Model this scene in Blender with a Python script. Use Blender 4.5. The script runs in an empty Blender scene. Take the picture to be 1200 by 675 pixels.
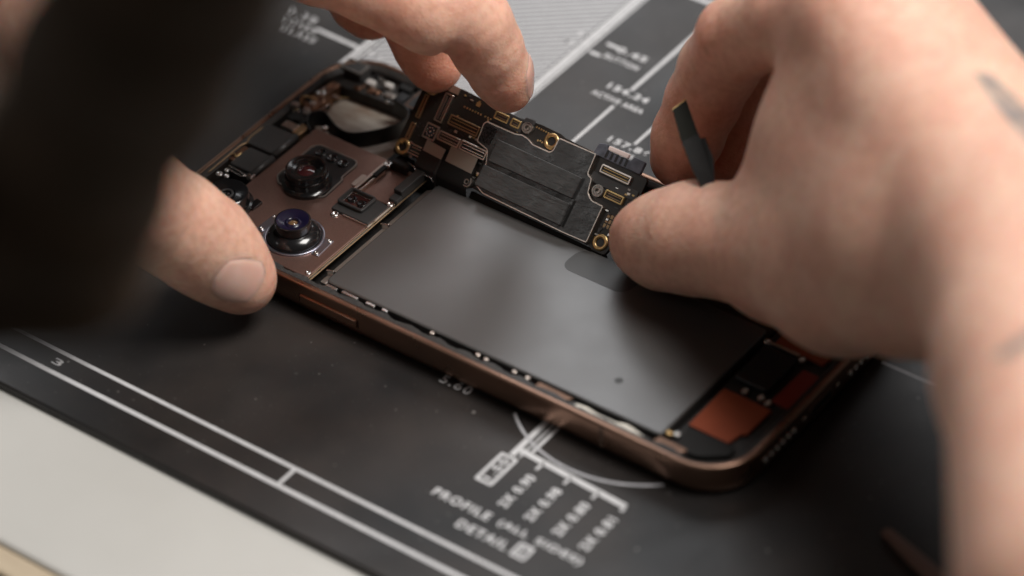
import bpy, bmesh, math, random
import numpy as np
from mathutils import Vector, Matrix
from mathutils.bvhtree import BVHTree
# Everything is measured in millimetres: x along the phone from its camera end,
# y across it, z up from the printed mat.  S turns millimetres into metres.
S = 0.001
random.seed(4)
C = bpy.context.scene.collection
scn = bpy.context.scene

# ------------------------------------------------------------------ materials
def mat(name, col, rough=.5, metal=0., bump=None, spec=.5, var=None, sss=None, coat=0., rvar=None):
    """procedural Principled material.  bump=(scale, strength, dist_mm, stretch)  var=(scale, amount, darkcol)"""
    m = bpy.data.materials.new(name); m.use_nodes = True
    nt = m.node_tree; b = nt.nodes['Principled BSDF']
    b.inputs['Base Color'].default_value = (*col, 1)
    b.inputs['Roughness'].default_value = rough
    b.inputs['Metallic'].default_value = metal
    b.inputs['Specular IOR Level'].default_value = spec
    b.inputs['Coat Weight'].default_value = coat
    tc = nt.nodes.new('ShaderNodeTexCoord')
    def noise(scale, stretch=None, detail=4):
        mp = nt.nodes.new('ShaderNodeMapping'); nt.links.new(tc.outputs['Object'], mp.inputs[0])
        if stretch: mp.inputs['Scale'].default_value = stretch
        n = nt.nodes.new('ShaderNodeTexNoise'); n.inputs['Scale'].default_value = scale/S
        n.inputs['Detail'].default_value = detail
        nt.links.new(mp.outputs[0], n.inputs['Vector']); return n
    if var:
        n = noise(var[0], var[3] if len(var) > 3 else None)
        r = nt.nodes.new('ShaderNodeValToRGB'); r.color_ramp.elements[0].position = .5-var[1]; r.color_ramp.elements[1].position = .5+var[1]
        r.color_ramp.elements[0].color = (*var[2], 1); r.color_ramp.elements[1].color = (*col, 1)
        nt.links.new(n.outputs[0], r.inputs[0]); nt.links.new(r.outputs[0], b.inputs['Base Color'])
    if rvar:
        n = noise(rvar[0]); r = nt.nodes.new('ShaderNodeMapRange')
        r.inputs['From Min'].default_value = .3; r.inputs['From Max'].default_value = .7
        r.inputs['To Min'].default_value = rvar[1]; r.inputs['To Max'].default_value = rvar[2]
        nt.links.new(n.outputs[0], r.inputs[0]); nt.links.new(r.outputs[0], b.inputs['Roughness'])
    if bump:
        n = noise(bump[0], bump[3] if len(bump) > 3 else None)
        bp = nt.nodes.new('ShaderNodeBump'); bp.inputs['Strength'].default_value = bump[1]; bp.inputs['Distance'].default_value = bump[2]*S
        nt.links.new(n.outputs[0], bp.inputs['Height']); nt.links.new(bp.outputs[0], b.inputs['Normal'])
    return m

M = {}
M['print'] = mat('white_print', (.68,.68,.69), .5, var=(.35,.25,(.54,.54,.55)))
M['print_thin'] = mat('grey_print', (.50,.50,.52), .5, var=(.5,.25,(.36,.36,.38)))
M['print_fill'] = mat('grey_fill_print', (.27,.27,.28), .5, var=(.3,.3,(.23,.23,.24)))
M['table'] = mat('pale_table', (.60,.59,.56), .55, var=(.05,.3,(.56,.55,.52)), bump=(.6,.15,.05))
M['wood'] = mat('table_edge', (.60,.50,.36), .5, var=(.12,.3,(.50,.40,.28),(1,6,6)))
M['bronze'] = mat('bronze_titanium', (.41,.255,.185), .28, 1., bump=(6,.12,.02), rvar=(.12,.24,.42), var=(.06,.3,(.35,.21,.15)))
M['bronze_dark'] = mat('antenna_plastic', (.20,.13,.095), .45)
M['plate'] = mat('brown_plate', (.30,.185,.155), .42, .85, bump=(6,.6,.03), var=(5,.22,(.22,.135,.11)))
M['steel'] = mat('bright_steel', (.72,.70,.68), .24, 1., bump=(1.5,.2,.03))
M['nickel'] = mat('warm_nickel', (.66,.58,.52), .3, 1., bump=(1.2,.2,.03))
M['silver_dull'] = mat('dull_silver', (.42,.39,.36), .42, 1., bump=(2,.2,.03))
M['gold'] = mat('gold', (.64,.44,.21), .36, 1., bump=(3,.2,.02))
M['gold_dull'] = mat('dull_gold', (.42,.29,.17), .45, 1., bump=(3,.3,.02))
M['brass'] = mat('brass', (.62,.44,.20), .38, .9, bump=(3,.2,.02))
M['black'] = mat('black_plastic', (.012,.012,.013), .38, bump=(2.5,.15,.03), rvar=(.4,.3,.5))
M['black_matte'] = mat('black_matte', (.010,.0095,.009), .6, bump=(3,.3,.04), spec=.25)
M['barrel'] = mat('lens_barrel', (.009,.009,.010), .2, bump=(2.5,.08,.02), coat=.3)
M['black_gloss'] = mat('black_gloss', (.006,.006,.007), .10, coat=.4)
M['interior'] = mat('dark_interior', (.010,.009,.009), .55, bump=(1.2,.6,.12), var=(.9,.15,(.026,.022,.019)))
M['dark_grey'] = mat('dark_grey_plastic', (.035,.034,.034), .42, bump=(2,.2,.03))
M['battery'] = mat('battery_wrap', (.052,.050,.048), .35, bump=(9,.10,.012), var=(.07,.3,(.048,.046,.045)), rvar=(.1,.34,.39), spec=.7)
M['battery_tab'] = mat('clear_tab', (.036,.035,.034), .42)
M['board'] = mat('black_solder_mask', (.008,.0075,.007), .38, bump=(1.3,.5,.05), var=(1.4,.2,(.017,.013,.010)))
M['tape'] = mat('black_shield_tape', (.030,.030,.030), .27, bump=(.22,.5,.45,(1,1.8,1)), rvar=(.2,.18,.36), var=(.3,.25,(.030,.029,.029)))
M['pad'] = mat('black_foam_pad', (.036,.036,.036), .42, bump=(.20,.6,.6,(1,2.4,1)), rvar=(.3,.24,.42), var=(.25,.2,(.054,.053,.052),(1,1.6,1)))
M['fuzz'] = mat('black_fuzz', (.008,.008,.008), .8, bump=(2.2,1.,.8), var=(2.2,.08,(.07,.07,.075)))
M['pale'] = mat('pale_liner', (.50,.46,.40), .45, var=(.12,.14,(.30,.23,.18),(1,2,1)), bump=(.2,.5,.4,(1,3,1)))
M['cream'] = mat('cream_gasket', (.66,.62,.54), .45, bump=(.8,.3,.08))
M['orange'] = mat('orange_flex', (.32,.072,.030), .5, spec=.2, var=(.25,.3,(.26,.056,.024)), bump=(1.2,.2,.03))
M['red'] = mat('red_flex', (.22,.024,.016), .45, bump=(1.2,.2,.03))
M['copper_dark'] = mat('dull_copper', (.20,.12,.085), .45, .8, bump=(1,.4,.06))
M['copper'] = mat('copper', (.40,.22,.14), .4, 1., bump=(1,.5,.08), var=(.6,.15,(.14,.075,.05)))
M['adhesive'] = mat('grey_adhesive', (.05,.047,.045), .5, bump=(1.6,.9,.12), var=(2.2,.10,(.022,.021,.02)))
M['white_pad'] = mat('white_pad', (.42,.40,.38), .4, bump=(1,.3,.05))
M['pink_white'] = mat('pale_pink_insert', (.80,.66,.62), .4)
M['blue_grey'] = mat('blue_grey_plastic', (.10,.105,.13), .45, bump=(1.5,.4,.06), var=(.8,.2,(.055,.058,.072)))
M['blue_black'] = mat('blue_coated_glass', (.006,.005,.022), .28, coat=.2)
M['window_dark'] = mat('dark_red_window', (.030,.010,.010), .08, coat=.6)
M['lens_pink_glint'] = mat('pink_glint_glass', (.085,.02,.024), .06, coat=1.)  # pink base colour paints a reflection on dark glass
M['lens_amber_glint'] = mat('amber_glint_glass', (.16,.09,.045), .06, coat=1.)  # amber base colour paints a warm glint in the aperture
M['ring_blue'] = mat('blue_steel_ring', (.40,.41,.48), .32, 1., bump=(1.2,.3,.04))
M['sleeve'] = mat('dark_brown_knit', (.100,.060,.034), .85, bump=(.5,.8,.6), var=(.06,.25,(.040,.027,.017)))
M['greenish'] = mat('dark_green_flex', (.012,.0125,.009), .6, bump=(1,.2,.03), spec=.12)
M['tool'] = mat('brown_plastic', (.16,.085,.06), .4, bump=(1,.2,.03))

M['battery'].node_tree.nodes['Principled BSDF'].inputs['IOR'].default_value = 1.78
M['battery_tab'].node_tree.nodes['Principled BSDF'].inputs['IOR'].default_value = 1.6
def mat_surface():
    m = mat('black_rubber_mat', (.020,.020,.021), .46, bump=(3.5,.25,.03), spec=.36)
    nt = m.node_tree; b = nt.nodes['Principled BSDF']; tc = [n for n in nt.nodes if n.type == 'TEX_COORD'][0]
    # hazy smudges change the gloss, dust grains of a few sizes lie on it
    n = nt.nodes.new('ShaderNodeTexNoise'); n.inputs['Scale'].default_value = .045/S; n.inputs['Detail'].default_value = 7; n.inputs['Distortion'].default_value = .6
    nt.links.new(tc.outputs['Object'], n.inputs['Vector'])
    r = nt.nodes.new('ShaderNodeMapRange'); r.inputs['From Min'].default_value = .3; r.inputs['From Max'].default_value = .7
    r.inputs['To Min'].default_value = .31; r.inputs['To Max'].default_value = .46
    nt.links.new(n.outputs[0], r.inputs[0]); nt.links.new(r.outputs[0], b.inputs['Roughness'])
    base = nt.nodes.new('ShaderNodeValToRGB')
    base.color_ramp.elements[0].position = .35; base.color_ramp.elements[0].color = (.012,.012,.0125,1)
    base.color_ramp.elements[1].position = .68; base.color_ramp.elements[1].color = (.033,.0275,.025,1)
    n2 = nt.nodes.new('ShaderNodeTexNoise'); n2.inputs['Scale'].default_value = .03/S; n2.inputs['Detail'].default_value = 6
    nt.links.new(tc.outputs['Object'], n2.inputs['Vector']); nt.links.new(n2.outputs[0], base.inputs[0])
    last = base.outputs[0]
    for sc, th, amt in ((.05,.015,.38),(.14,.022,.28),(.4,.035,.16)):
        v = nt.nodes.new('ShaderNodeTexVoronoi'); v.voronoi_dimensions = '2D'; v.inputs['Scale'].default_value = sc/S; v.inputs['Randomness'].default_value = 1
        nt.links.new(tc.outputs['Object'], v.inputs['Vector'])
        sep = nt.nodes.new('ShaderNodeSeparateColor'); nt.links.new(v.outputs['Color'], sep.inputs[0])
        a = nt.nodes.new('ShaderNodeMath'); a.operation = 'MULTIPLY'; a.inputs[1].default_value = th*1.6; nt.links.new(sep.outputs[0], a.inputs[0])
        c = nt.nodes.new('ShaderNodeMath'); c.operation = 'LESS_THAN'; nt.links.new(v.outputs['Distance'], c.inputs[0]); nt.links.new(a.outputs[0], c.inputs[1])
        k = nt.nodes.new('ShaderNodeMath'); k.operation = 'MULTIPLY'; k.inputs[1].default_value = amt; nt.links.new(c.outputs[0], k.inputs[0])
        k2 = nt.nodes.new('ShaderNodeMath'); k2.operation = 'MULTIPLY'; nt.links.new(k.outputs[0], k2.inputs[0]); nt.links.new(sep.outputs[1], k2.inputs[1])
        mx = nt.nodes.new('ShaderNodeMix'); mx.data_type = 'RGBA'; mx.inputs['B'].default_value = (.45,.42,.40,1)
        nt.links.new(k2.outputs[0], mx.inputs['Factor']); nt.links.new(last, mx.inputs['A']); last = mx.outputs['Result']
    nt.links.new(last, b.inputs['Base Color'])
    return m
M['mat'] = mat_surface()

def skin(name, col, dark):
    m = bpy.data.materials.new(name); m.use_nodes = True
    nt = m.node_tree; b = nt.nodes['Principled BSDF']
    tc = nt.nodes.new('ShaderNodeTexCoord')
    def noise(sc, det=5, dist=0., stretch=None):
        n = nt.nodes.new('ShaderNodeTexNoise'); n.inputs['Scale'].default_value = sc/S; n.inputs['Detail'].default_value = det; n.inputs['Distortion'].default_value = dist
        if stretch:
            mp = nt.nodes.new('ShaderNodeMapping'); mp.inputs['Scale'].default_value = stretch[1]; mp.inputs['Rotation'].default_value = stretch[0]
            nt.links.new(tc.outputs['Object'], mp.inputs[0]); nt.links.new(mp.outputs[0], n.inputs['Vector'])
        else: nt.links.new(tc.outputs['Object'], n.inputs['Vector'])
        return n
    r = nt.nodes.new('ShaderNodeValToRGB')
    r.color_ramp.elements[0].position = .32; r.color_ramp.elements[0].color = (*dark, 1)
    r.color_ramp.elements[1].position = .66; r.color_ramp.elements[1].color = (*col, 1)
    nt.links.new(noise(.09, 6, .4).outputs[0], r.inputs[0])
    r2 = nt.nodes.new('ShaderNodeValToRGB')
    r2.color_ramp.elements[0].position = .35; r2.color_ramp.elements[0].color = (.90,.84,.82,1)
    r2.color_ramp.elements[1].position = .60; r2.color_ramp.elements[1].color = (1,1,1,1)
    nt.links.new(noise(.5, 3).outputs[0], r2.inputs[0])
    mx = nt.nodes.new('ShaderNodeMix'); mx.data_type = 'RGBA'; mx.blend_type = 'MULTIPLY'; mx.inputs['Factor'].default_value = 1
    nt.links.new(r.outputs[0], mx.inputs['A']); nt.links.new(r2.outputs[0], mx.inputs['B'])
    at = nt.nodes.new('ShaderNodeAttribute'); at.attribute_name = 'flush_shade'
    fm_ = nt.nodes.new('ShaderNodeMix'); fm_.data_type = 'RGBA'; fm_.blend_type = 'MULTIPLY'; fm_.inputs['B'].default_value = (.95,.74,.69,1)  # reddens fingertips, and paints red shade into creases and covered fingers
    nt.links.new(at.outputs['Fac'], fm_.inputs['Factor']); nt.links.new(mx.outputs['Result'], fm_.inputs['A'])
    nt.links.new(fm_.outputs['Result'], b.inputs['Base Color'])
    b.inputs['Roughness'].default_value = .46
    b.inputs['Specular IOR Level'].default_value = .30
    b.inputs['Subsurface Weight'].default_value = .8
    b.inputs['Subsurface Radius'].default_value = (1., .36, .2)
    b.inputs['Subsurface Scale'].default_value = .0038
    # fine wrinkles and pores
    add = nt.nodes.new('ShaderNodeMath'); add.operation = 'ADD'
    v = nt.nodes.new('ShaderNodeTexVoronoi'); v.inputs['Scale'].default_value = 1.1/S; v.feature = 'DISTANCE_TO_EDGE'
    nt.links.new(tc.outputs['Object'], v.inputs['Vector'])
    n3 = noise(.22, 6, .8)
    ml = nt.nodes.new('ShaderNodeMath'); ml.operation = 'MULTIPLY'; ml.inputs[1].default_value = 2.2; nt.links.new(n3.outputs[0], ml.inputs[0])
    nt.links.new(v.outputs['Distance'], add.inputs[0]); nt.links.new(ml.outputs[0], add.inputs[1])
    bp = nt.nodes.new('ShaderNodeBump'); bp.inputs['Strength'].default_value = .34; bp.inputs['Distance'].default_value = .45*S
    nt.links.new(add.outputs[0], bp.inputs['Height']); nt.links.new(bp.outputs[0], b.inputs['Normal'])
    return m
M['skin'] = skin('skin', (.84,.55,.42), (.79,.45,.34))
M['nail'] = mat('finger_nail', (.80,.47,.38), .2, bump=(.5,.15,.06,(1,1,1)), spec=.5, var=(.14,.2,(.85,.58,.49)))
M['nail'].node_tree.nodes['Principled BSDF'].inputs['Subsurface Weight'].default_value = .4
M['nail'].node_tree.nodes['Principled BSDF'].inputs['Subsurface Scale'].default_value = .0015
M['cuticle'] = mat('cuticle_skin', (.66,.37,.28), .45, bump=(.8,.3,.1))
M['nail'].node_tree.nodes['Principled BSDF'].inputs['Coat Weight'].default_value = .7
M['nail'].node_tree.nodes['Principled BSDF'].inputs['Coat Roughness'].default_value = .12
M['ink'] = mat('faded_ink', (.20,.175,.17), .5, var=(.22,.2,(.46,.33,.26)))

# ------------------------------------------------------------------ mesh helpers
def link(name, bm, m, parent=None, smooth=False, bevel=0., seg=2):
    me = bpy.data.meshes.new(name)
    bmesh.ops.remove_doubles(bm, verts=bm.verts, dist=1e-5)
    bmesh.ops.recalc_face_normals(bm, faces=bm.faces)
    bmesh.ops.scale(bm, vec=(S,S,S), verts=bm.verts)
    bm.to_mesh(me); bm.free()
    o = bpy.data.objects.new(name, me); C.objects.link(o)
    if m is not None: me.materials.append(m)
    if smooth:
        for p in me.polygons: p.use_smooth = True
    if bevel:
        md = o.modifiers.new('bevel', 'BEVEL'); md.width = bevel*S; md.segments = seg; md.limit_method = 'ANGLE'; md.angle_limit = math.radians(40)
        md.harden_normals = False
    if parent: o.parent = parent
    return o
def thing(name, label, cat, loc=(0,0,0), group=None):
    o = bpy.data.objects.new(name, None); C.objects.link(o); o.empty_display_size = .01
    o.location = Vector(loc)*S; o['label'] = label; o['category'] = cat
    if group: o['group'] = group
    return o
def B(): return bmesh.new()
def box(bm, x0, x1, y0, y1, z0, z1, rot=0.):
    r = bmesh.ops.create_cube(bm, size=1)['verts']
    c = Vector(((x0+x1)/2,(y0+y1)/2,(z0+z1)/2))
    bmesh.ops.scale(bm, vec=(x1-x0,y1-y0,z1-z0), verts=r)
    if rot: bmesh.ops.rotate(bm, cent=(0,0,0), matrix=Matrix.Rotation(rot,3,'Z'), verts=r)
    bmesh.ops.translate(bm, vec=c, verts=r); return bm
def prism(bm, pts, z0, z1):
    lo = [bm.verts.new((x,y,z0)) for x,y in pts]; hi = [bm.verts.new((x,y,z1)) for x,y in pts]
    n = len(pts)
    for i in range(n): bm.faces.new((lo[i],lo[(i+1)%n],hi[(i+1)%n],hi[i]))
    bm.faces.new(hi); bm.faces.new(lo[::-1]); return bm
def lathe(bm, cx, cy, prof, n=40, squash=1.):
    """prof: list of (radius, z)"""
    rings = []
    for r, z in prof:
        if r < 1e-6: rings.append([bm.verts.new((cx,cy,z))])
        else: rings.append([bm.verts.new((cx+r*math.cos(2*math.pi*i/n), cy+r*math.sin(2*math.pi*i/n)*squash, z)) for i in range(n)])
    for a, b in zip(rings, rings[1:]):
        for i in range(n):
            j = (i+1)%n
            if len(a) == 1 and len(b) == 1: continue
            if len(a) == 1: bm.faces.new((a[0],b[j],b[i]))
            elif len(b) == 1: bm.faces.new((a[i],a[j],b[0]))
            else: bm.faces.new((a[i],a[j],b[j],b[i]))
    return bm
def ring(bm, cx, cy, r0, r1, z0, z1, n=32):
    c = .12*min(r1-r0, z1-z0)
    return lathe(bm, cx, cy, [(r0,z0),(r0,z1-c),(r0+c,z1),(r1-c,z1),(r1,z1-c),(r1,z0),(r0,z0)], n)
def rrect(x0, x1, y0, y1, r, n=8):
    out = []
    for cx, cy, a0 in ((x1-r,y1-r,0),(x0+r,y1-r,90),(x0+r,y0+r,180),(x1-r,y0+r,270)):
        for k in range(n+1):
            a = math.radians(a0+90*k/n); out.append((cx+r*math.cos(a), cy+r*math.sin(a)))
    return out
def inset(pts, d):
    n = len(pts); out = []
    area = sum(pts[i][0]*pts[(i+1)%n][1]-pts[(i+1)%n][0]*pts[i][1] for i in range(n))
    sg = 1 if area > 0 else -1
    for i in range(n):
        p = Vector(pts[i-1]); q = Vector(pts[i]); s = Vector(pts[(i+1)%n])
        e1 = (q-p).normalized(); e2 = (s-q).normalized()
        n1 = Vector((-e1.y,e1.x))*sg; n2 = Vector((-e2.y,e2.x))*sg
        k = (n1+n2); L = max(k.length_squared, .6)
        out.append(tuple(q + k*(2*d/L)))
    return out
def rounded_poly(pts, r, n=4):
    out = []; N = len(pts)
    for i in range(N):
        p = Vector(pts[i-1]); q = Vector(pts[i]); s = Vector(pts[(i+1)%N])
        rr = min(r, (p-q).length*.45, (s-q).length*.45)
        a = q+(p-q).normalized()*rr; b = q+(s-q).normalized()*rr
        for k in range(n+1):
            t = k/n; out.append(tuple(a*(1-t)**2+q*2*t*(1-t)+b*t*t))
    return out
def loops(bm, ls, close=False):
    vs = [[bm.verts.new(p) for p in l] for l in ls]; n = len(ls[0])
    for a, b in zip(vs, vs[1:]+([vs[0]] if close else [])):
        for i in range(n):
            j = (i+1)%n; bm.faces.new((a[i],a[j],b[j],b[i]))
    return vs
def band(bm, path, width_vec, th):
    """thin strip swept along a 3D path, width along width_vec (a vector), thickness th"""
    P = [Vector(p) for p in path]; w = Vector(width_vec); rows = []
    for i, p in enumerate(P):
        t = (P[min(i+1,len(P)-1)]-P[max(i-1,0)]).normalized(); nn = t.cross(w).normalized()*th/2
        rows.append([bm.verts.new(q) for q in (p+nn, p+w+nn, p+w-nn, p-nn)])
    for a, b in zip(rows, rows[1:]):
        for k in range(4): bm.faces.new((a[k],a[(k+1)%4],b[(k+1)%4],b[k]))
    bm.faces.new(rows[0]); bm.faces.new(rows[-1][::-1]); return bm
def spline(pts, n=6):
    P = [Vector(p) for p in pts]; out = []
    for i in range(len(P)-1):
        a, b, c, d = P[max(i-1,0)], P[i], P[i+1], P[min(i+2,len(P)-1)]
        for k in range(n):
            t = k/n
            out.append(.5*((2*b)+(c-a)*t+(2*a-5*b+4*c-d)*t*t+(3*b-a-3*c+d)*t**3))
    out.append(P[-1]); return out
def tube(bm, path, r, n=8):
    P = [Vector(p) for p in path]; rows = []
    for i, p in enumerate(P):
        t = (P[min(i+1,len(P)-1)]-P[max(i-1,0)]).normalized()
        a = t.cross(Vector((.13,.27,.95))).normalized(); b = t.cross(a)
        rows.append([bm.verts.new(p+(a*math.cos(2*math.pi*k/n)+b*math.sin(2*math.pi*k/n))*r) for k in range(n)])
    for a, b in zip(rows, rows[1:]):
        for k in range(n): bm.faces.new((a[k],a[(k+1)%n],b[(k+1)%n],b[k]))
    bm.faces.new(rows[0]); bm.faces.new(rows[-1][::-1]); return bm

# ------------------------------------------------------------------ table and mat
tb = B(); box(tb, -420, 620, -94.2, 700, -30, -2)
tt = link('table', tb, M['table'], bevel=1.2, seg=3); tt['kind'] = 'structure'
eb = B(); box(eb, -420, 620, -101, -94.35, -30, -2.6)
te = link('table_edge', eb, M['wood'], tt, bevel=1.0, seg=3)
fl = B(); box(fl, -900, 900, -900, 900, -760, -740)
fo = link('floor', fl, mat('floor', (.36,.30,.23), .6, var=(.02,.3,(.30,.25,.19)))); fo['kind'] = 'structure'

mb = B(); box(mb, -300, 500, -57.6, 560, -1.95, 0)
wm = link('work_mat', mb, M['mat'], bevel=.5)
wm['label'] = 'large black rubber work mat printed with white technical drawing lines under the phone'; wm['category'] = 'work mat'
PZ = .03
def line(bm, x0, y0, x1, y1, w, z=PZ):
    a = Vector((x0,y0)); b = Vector((x1,y1)); t = (b-a).normalized(); n = Vector((-t.y,t.x))*w/2; t = t*w*.0
    vs = [bm.verts.new((p.x,p.y,z)) for p in (a-n-t, b-n+t, b+n+t, a+n-t)]; bm.faces.new(vs)
def arc(bm, cx, cy, r, a0, a1, w, n=40):
    for k in range(n):
        t0 = math.radians(a0+(a1-a0)*k/n); t1 = math.radians(a0+(a1-a0)*(k+1)/n)
        vs = [bm.verts.new((cx+q*math.cos(t), cy+q*math.sin(t), PZ+.02)) for q, t in ((r-w/2,t0),(r-w/2,t1),(r+w/2,t1),(r+w/2,t0))]; bm.faces.new(vs)
def lines(name, segs, w, m=None, z=PZ):
    bm = B()
    for s in segs: line(bm, *s[:4], s[4] if len(s) > 4 else w, z)
    return link(name, bm, m or M['print'], wm)
def text(s, x, y, h, width=None, rot=0., bold=.012, name='printed_text'):
    cu = bpy.data.curves.new(name, 'FONT'); cu.body = s; cu.size = 1.; cu.offset = bold*1.1; cu.space_character = 1.22
    o = bpy.data.objects.new('tmp', cu); C.objects.link(o)
    dg = bpy.context.evaluated_depsgraph_get(); dg.update()
    me = bpy.data.meshes.new_from_object(o.evaluated_get(dg)); bpy.data.objects.remove(o)
    co = np.array([v.co[:] for v in me.vertices]); lo = co.min(0); hi = co.max(0)
    ky = h/(hi[1]-lo[1]); kx = (width/(hi[0]-lo[0])) if width else ky
    c, q = math.cos(rot), math.sin(rot)
    for v in me.vertices:
        a = (v.co.x-lo[0])*kx; b = (v.co.y-lo[1])*ky
        v.co = ((x+a*c-b*q)*S, (y+a*q+b*c)*S, (PZ+.03)*S)
    me.materials.clear(); me.materials.append(M['print'])
    t = bpy.data.objects.new(name, me); C.objects.link(t); t.parent = wm
    return t
# long border lines along the near edge of the mat
lines('printed_border', [(-200,-48.2,400,-48.2,1.15),(-200,-41.9,400,-41.9,1.0)], 1.4)
lines('printed_tick', [(78.2,-47.7,78.2,-42.4,.9)], 1.1)
text('3', 10.6, -46.0, 2.0, 2.6)
text('5.60', 86.6, -1.4, 2.6, 8.2, bold=.01)
# detail drawing beside the phone
lines('printed_profile', [(114.4,-11.6,114.4,8,1.5),(116.2,-11.2,116.2,8,.5),(117.6,-8.4,117.6,8,.9)], 1, z=PZ)
lines('printed_leader', [(114.2,-9.2,144.2,-10.9,1.5),(144.1,-11.2,144.1,-12.6,.9),(121.6,-9.6,121.5,-12.4,.7),(129.2,-10.1,129.1,-12.6,.7),(136.8,-10.5,136.7,-12.9,.7)], 1, z=PZ+.01)
ab = B(); arc(ab, 127.1, 21.5, 29.7, 227, 312, .7); link('printed_circle', ab, M['print_thin'], wm)
bb = B(); o1 = rrect(112.0,116.6,-22.2,-12.0,.5); i1 = rrect(112.8,115.8,-21.4,-12.8,.3)
loops(bb, [[(x,y,PZ) for x,y in o1], [(x,y,PZ) for x,y in i1]]); link('printed_box', bb, M['print'], wm)
R90 = math.pi/2
text('1.50', 115.4, -20.8, 2.2, 7.4, R90, .026)
for (x, s, dy) in ((123.3,'2X 0.90',0),(130.4,'2X 0.98',-.2),(138.0,'2X 0.80',-.4),(145.3,'2X 0.81',-.8)):
    text(s, x, -25.9+dy, 2.5, 11.4, R90, .03)
text('PROFILE', 107.2, -31.4, 2.5, 15.0, 0, .026); text('(ALL', 124.6, -31.5, 2.5, 7.6, 0, .026); text('SIDES)', 134.4, -31.6, 2.6, 11.9, 0, .026)
text('DETAIL', 117.4, -36.5, 2.5, 13.2, 0, .026)
bb = B(); o1 = rrect(132.0,135.9,-36.8,-32.4,.4); i1 = rrect(132.7,135.2,-36.1,-33.1,.2)
loops(bb, [[(x,y,PZ) for x,y in o1], [(x,y,PZ) for x,y in i1]]); link('printed_box', bb, M['print'], wm)
text('E', 133.2, -35.8, 2.3, 1.5, 0, .01)
# far drawing behind the phone
lines('printed_double_line', [(40.7,60,40.7,300,1.5),(42.2,60,42.2,300,.7),(39.5,60,39.5,300,.5)], 1)
lines('printed_double_line', [(-4.6,60,-4.6,300,1.5),(-2.9,60,-2.9,300,.8)], 1)
lines('printed_cross_line', [(-19,87.2,-5.5,87.0,1.1),(-2.2,86.9,2,86.7,.9)], 1)
lines('printed_dimension_line', [(61.0,60,61.0,103.2,.85),(61.0,110.8,61.0,300,1.0),(73.9,60,73.9,88.2,.8),(73.9,93.6,73.9,300,.8)], .9)
lines('printed_dimension_line', [(45.0,123.2,49.0,123.1,1.0),(36.6,122.9,38.9,122.9,1.0),(43.4,118.1,46.6,118.0,1.0),(35.6,118.6,38.8,118.5,1.0)], 1)
lines('printed_far_line', [(42,151.7,300,151.7,1.5),(42,154.2,300,154.2,.6)], 1.4)
lines('printed_side_line', [(164.5,60.0,400,60.0,1.0)], 1, M['print_thin'])
text('0.45', 48.6, 121.8, 2.2, 8.6, 0, .03); text('BUTTON', 47.4, 118.0, 1.8, 10.0, 0, .03)
text('154.24', 55.2, 108.3, 2.2, 11.8, 0, .03); text('ACTIVE AREA', 53.4, 104.2, 1.8, 15.0, 0, .03)
text('157.86', 67.5, 91.0, 2.2, 11.7, 0, .03); text('GLASS', 69.6, 88.2, 1.7, 7.0, 0, .03)
text('0.38', -30.5, 88.6, 2.2, 9.5); text('COVER', -29.5, 85.2, 2.0, 11.5); text('GLASS', -27.5, 82.0, 2.0, 11.5)
# hatching between the two double lines
hb = B(); ang = math.radians(39.5); t = Vector((math.cos(ang), math.sin(ang))); nn = Vector((-t.y,t.x)); X0, X1, Y0, Y1 = -1.9, 38.9, 60, 300
k = -120
while k < 320:
    p = nn*k*1.0; lo, hi = -1e9, 1e9
    lo = (X0-p.x)/t.x; hi = (X1-p.x)/t.x
    lo = max(lo, (Y0-p.y)/t.y); hi = min(hi, (Y1-p.y)/t.y)
    if hi > lo: a = p+t*lo; b = p+t*hi; line(hb, a.x, a.y, b.x, b.y, .55, PZ)
    k += 1.83
link('printed_hatching', hb, M['print'], wm)
hf = B(); v = [hf.verts.new(q) for q in ((X0,Y0,.015),(X1,Y0,.015),(X1,Y1,.015),(X0,Y1,.015))]; hf.faces.new(v); link('printed_fill', hf, M['print_fill'], wm)
# ------------------------------------------------------------------ phone
ph = thing('smartphone', 'opened bronze smartphone lying back side up on the black mat with its grey battery bare', 'smartphone')
L, W, H, R = 163.0, 77.6, 8.25, 13.0
def prr(d, z): return [(x,y,z) for x,y in rrect(d, L-d, d, W-d, R-d, 14)]
fb = B()
prof = [(3.2,.9),(1.9,1.2),(1.42,7.0),(1.36,8.12),(1.22,8.22),(.55,8.25),(.28,8.18),(.10,7.98),(0,7.6),(0,2.6),(.12,1.7),(.5,.9),(1.2,.35),(2.4,.06)]
vs = loops(fb, [prr(d,z) for d,z in prof]); fb.faces.new(vs[-1][::-1])
frame = link('frame', fb, M['bronze'], ph, smooth=True)
md = frame.modifiers.new('edges','EDGE_SPLIT'); md.split_angle = math.radians(50)
ib = B(); prism(ib, rrect(1.8,L-1.8,1.8,W-1.8,R-2,10), .95, 1.6); link('back_panel', ib, M['interior'], ph)
lb_ = B(); loops(lb_, [prr(d,z) for d,z in ((1.45,6.0),(1.40,7.92),(1.75,7.98),(2.5,7.55),(2.9,7.2),(3.0,1.3))]); link('inner_liner', lb_, M['interior'], ph)
# side button in the near wall
bb = B(); box(bb, 46.3, 62.7, -.42, .4, 3.0, 5.2); link('button', bb, M['bronze'], ph, bevel=.25, seg=3)
bb = B(); box(bb, 62.85, 63.1, -.02, .3, 2.9, 5.3); box(bb, 45.9, 46.15, -.02, .3, 2.9, 5.3); link('button_gap', bb, M['black_matte'], ph)
for x0 in (129.6,):
    bb = B(); box(bb, x0, x0+1.0, -.03, .4, 1.8, 7.7); link('antenna_band', bb, M['bronze_dark'], ph)
bb = B(); box(bb, L-.4, L+.03, 62.5, 63.5, 1.8, 7.7); link('antenna_band', bb, M['bronze_dark'], ph)
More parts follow.
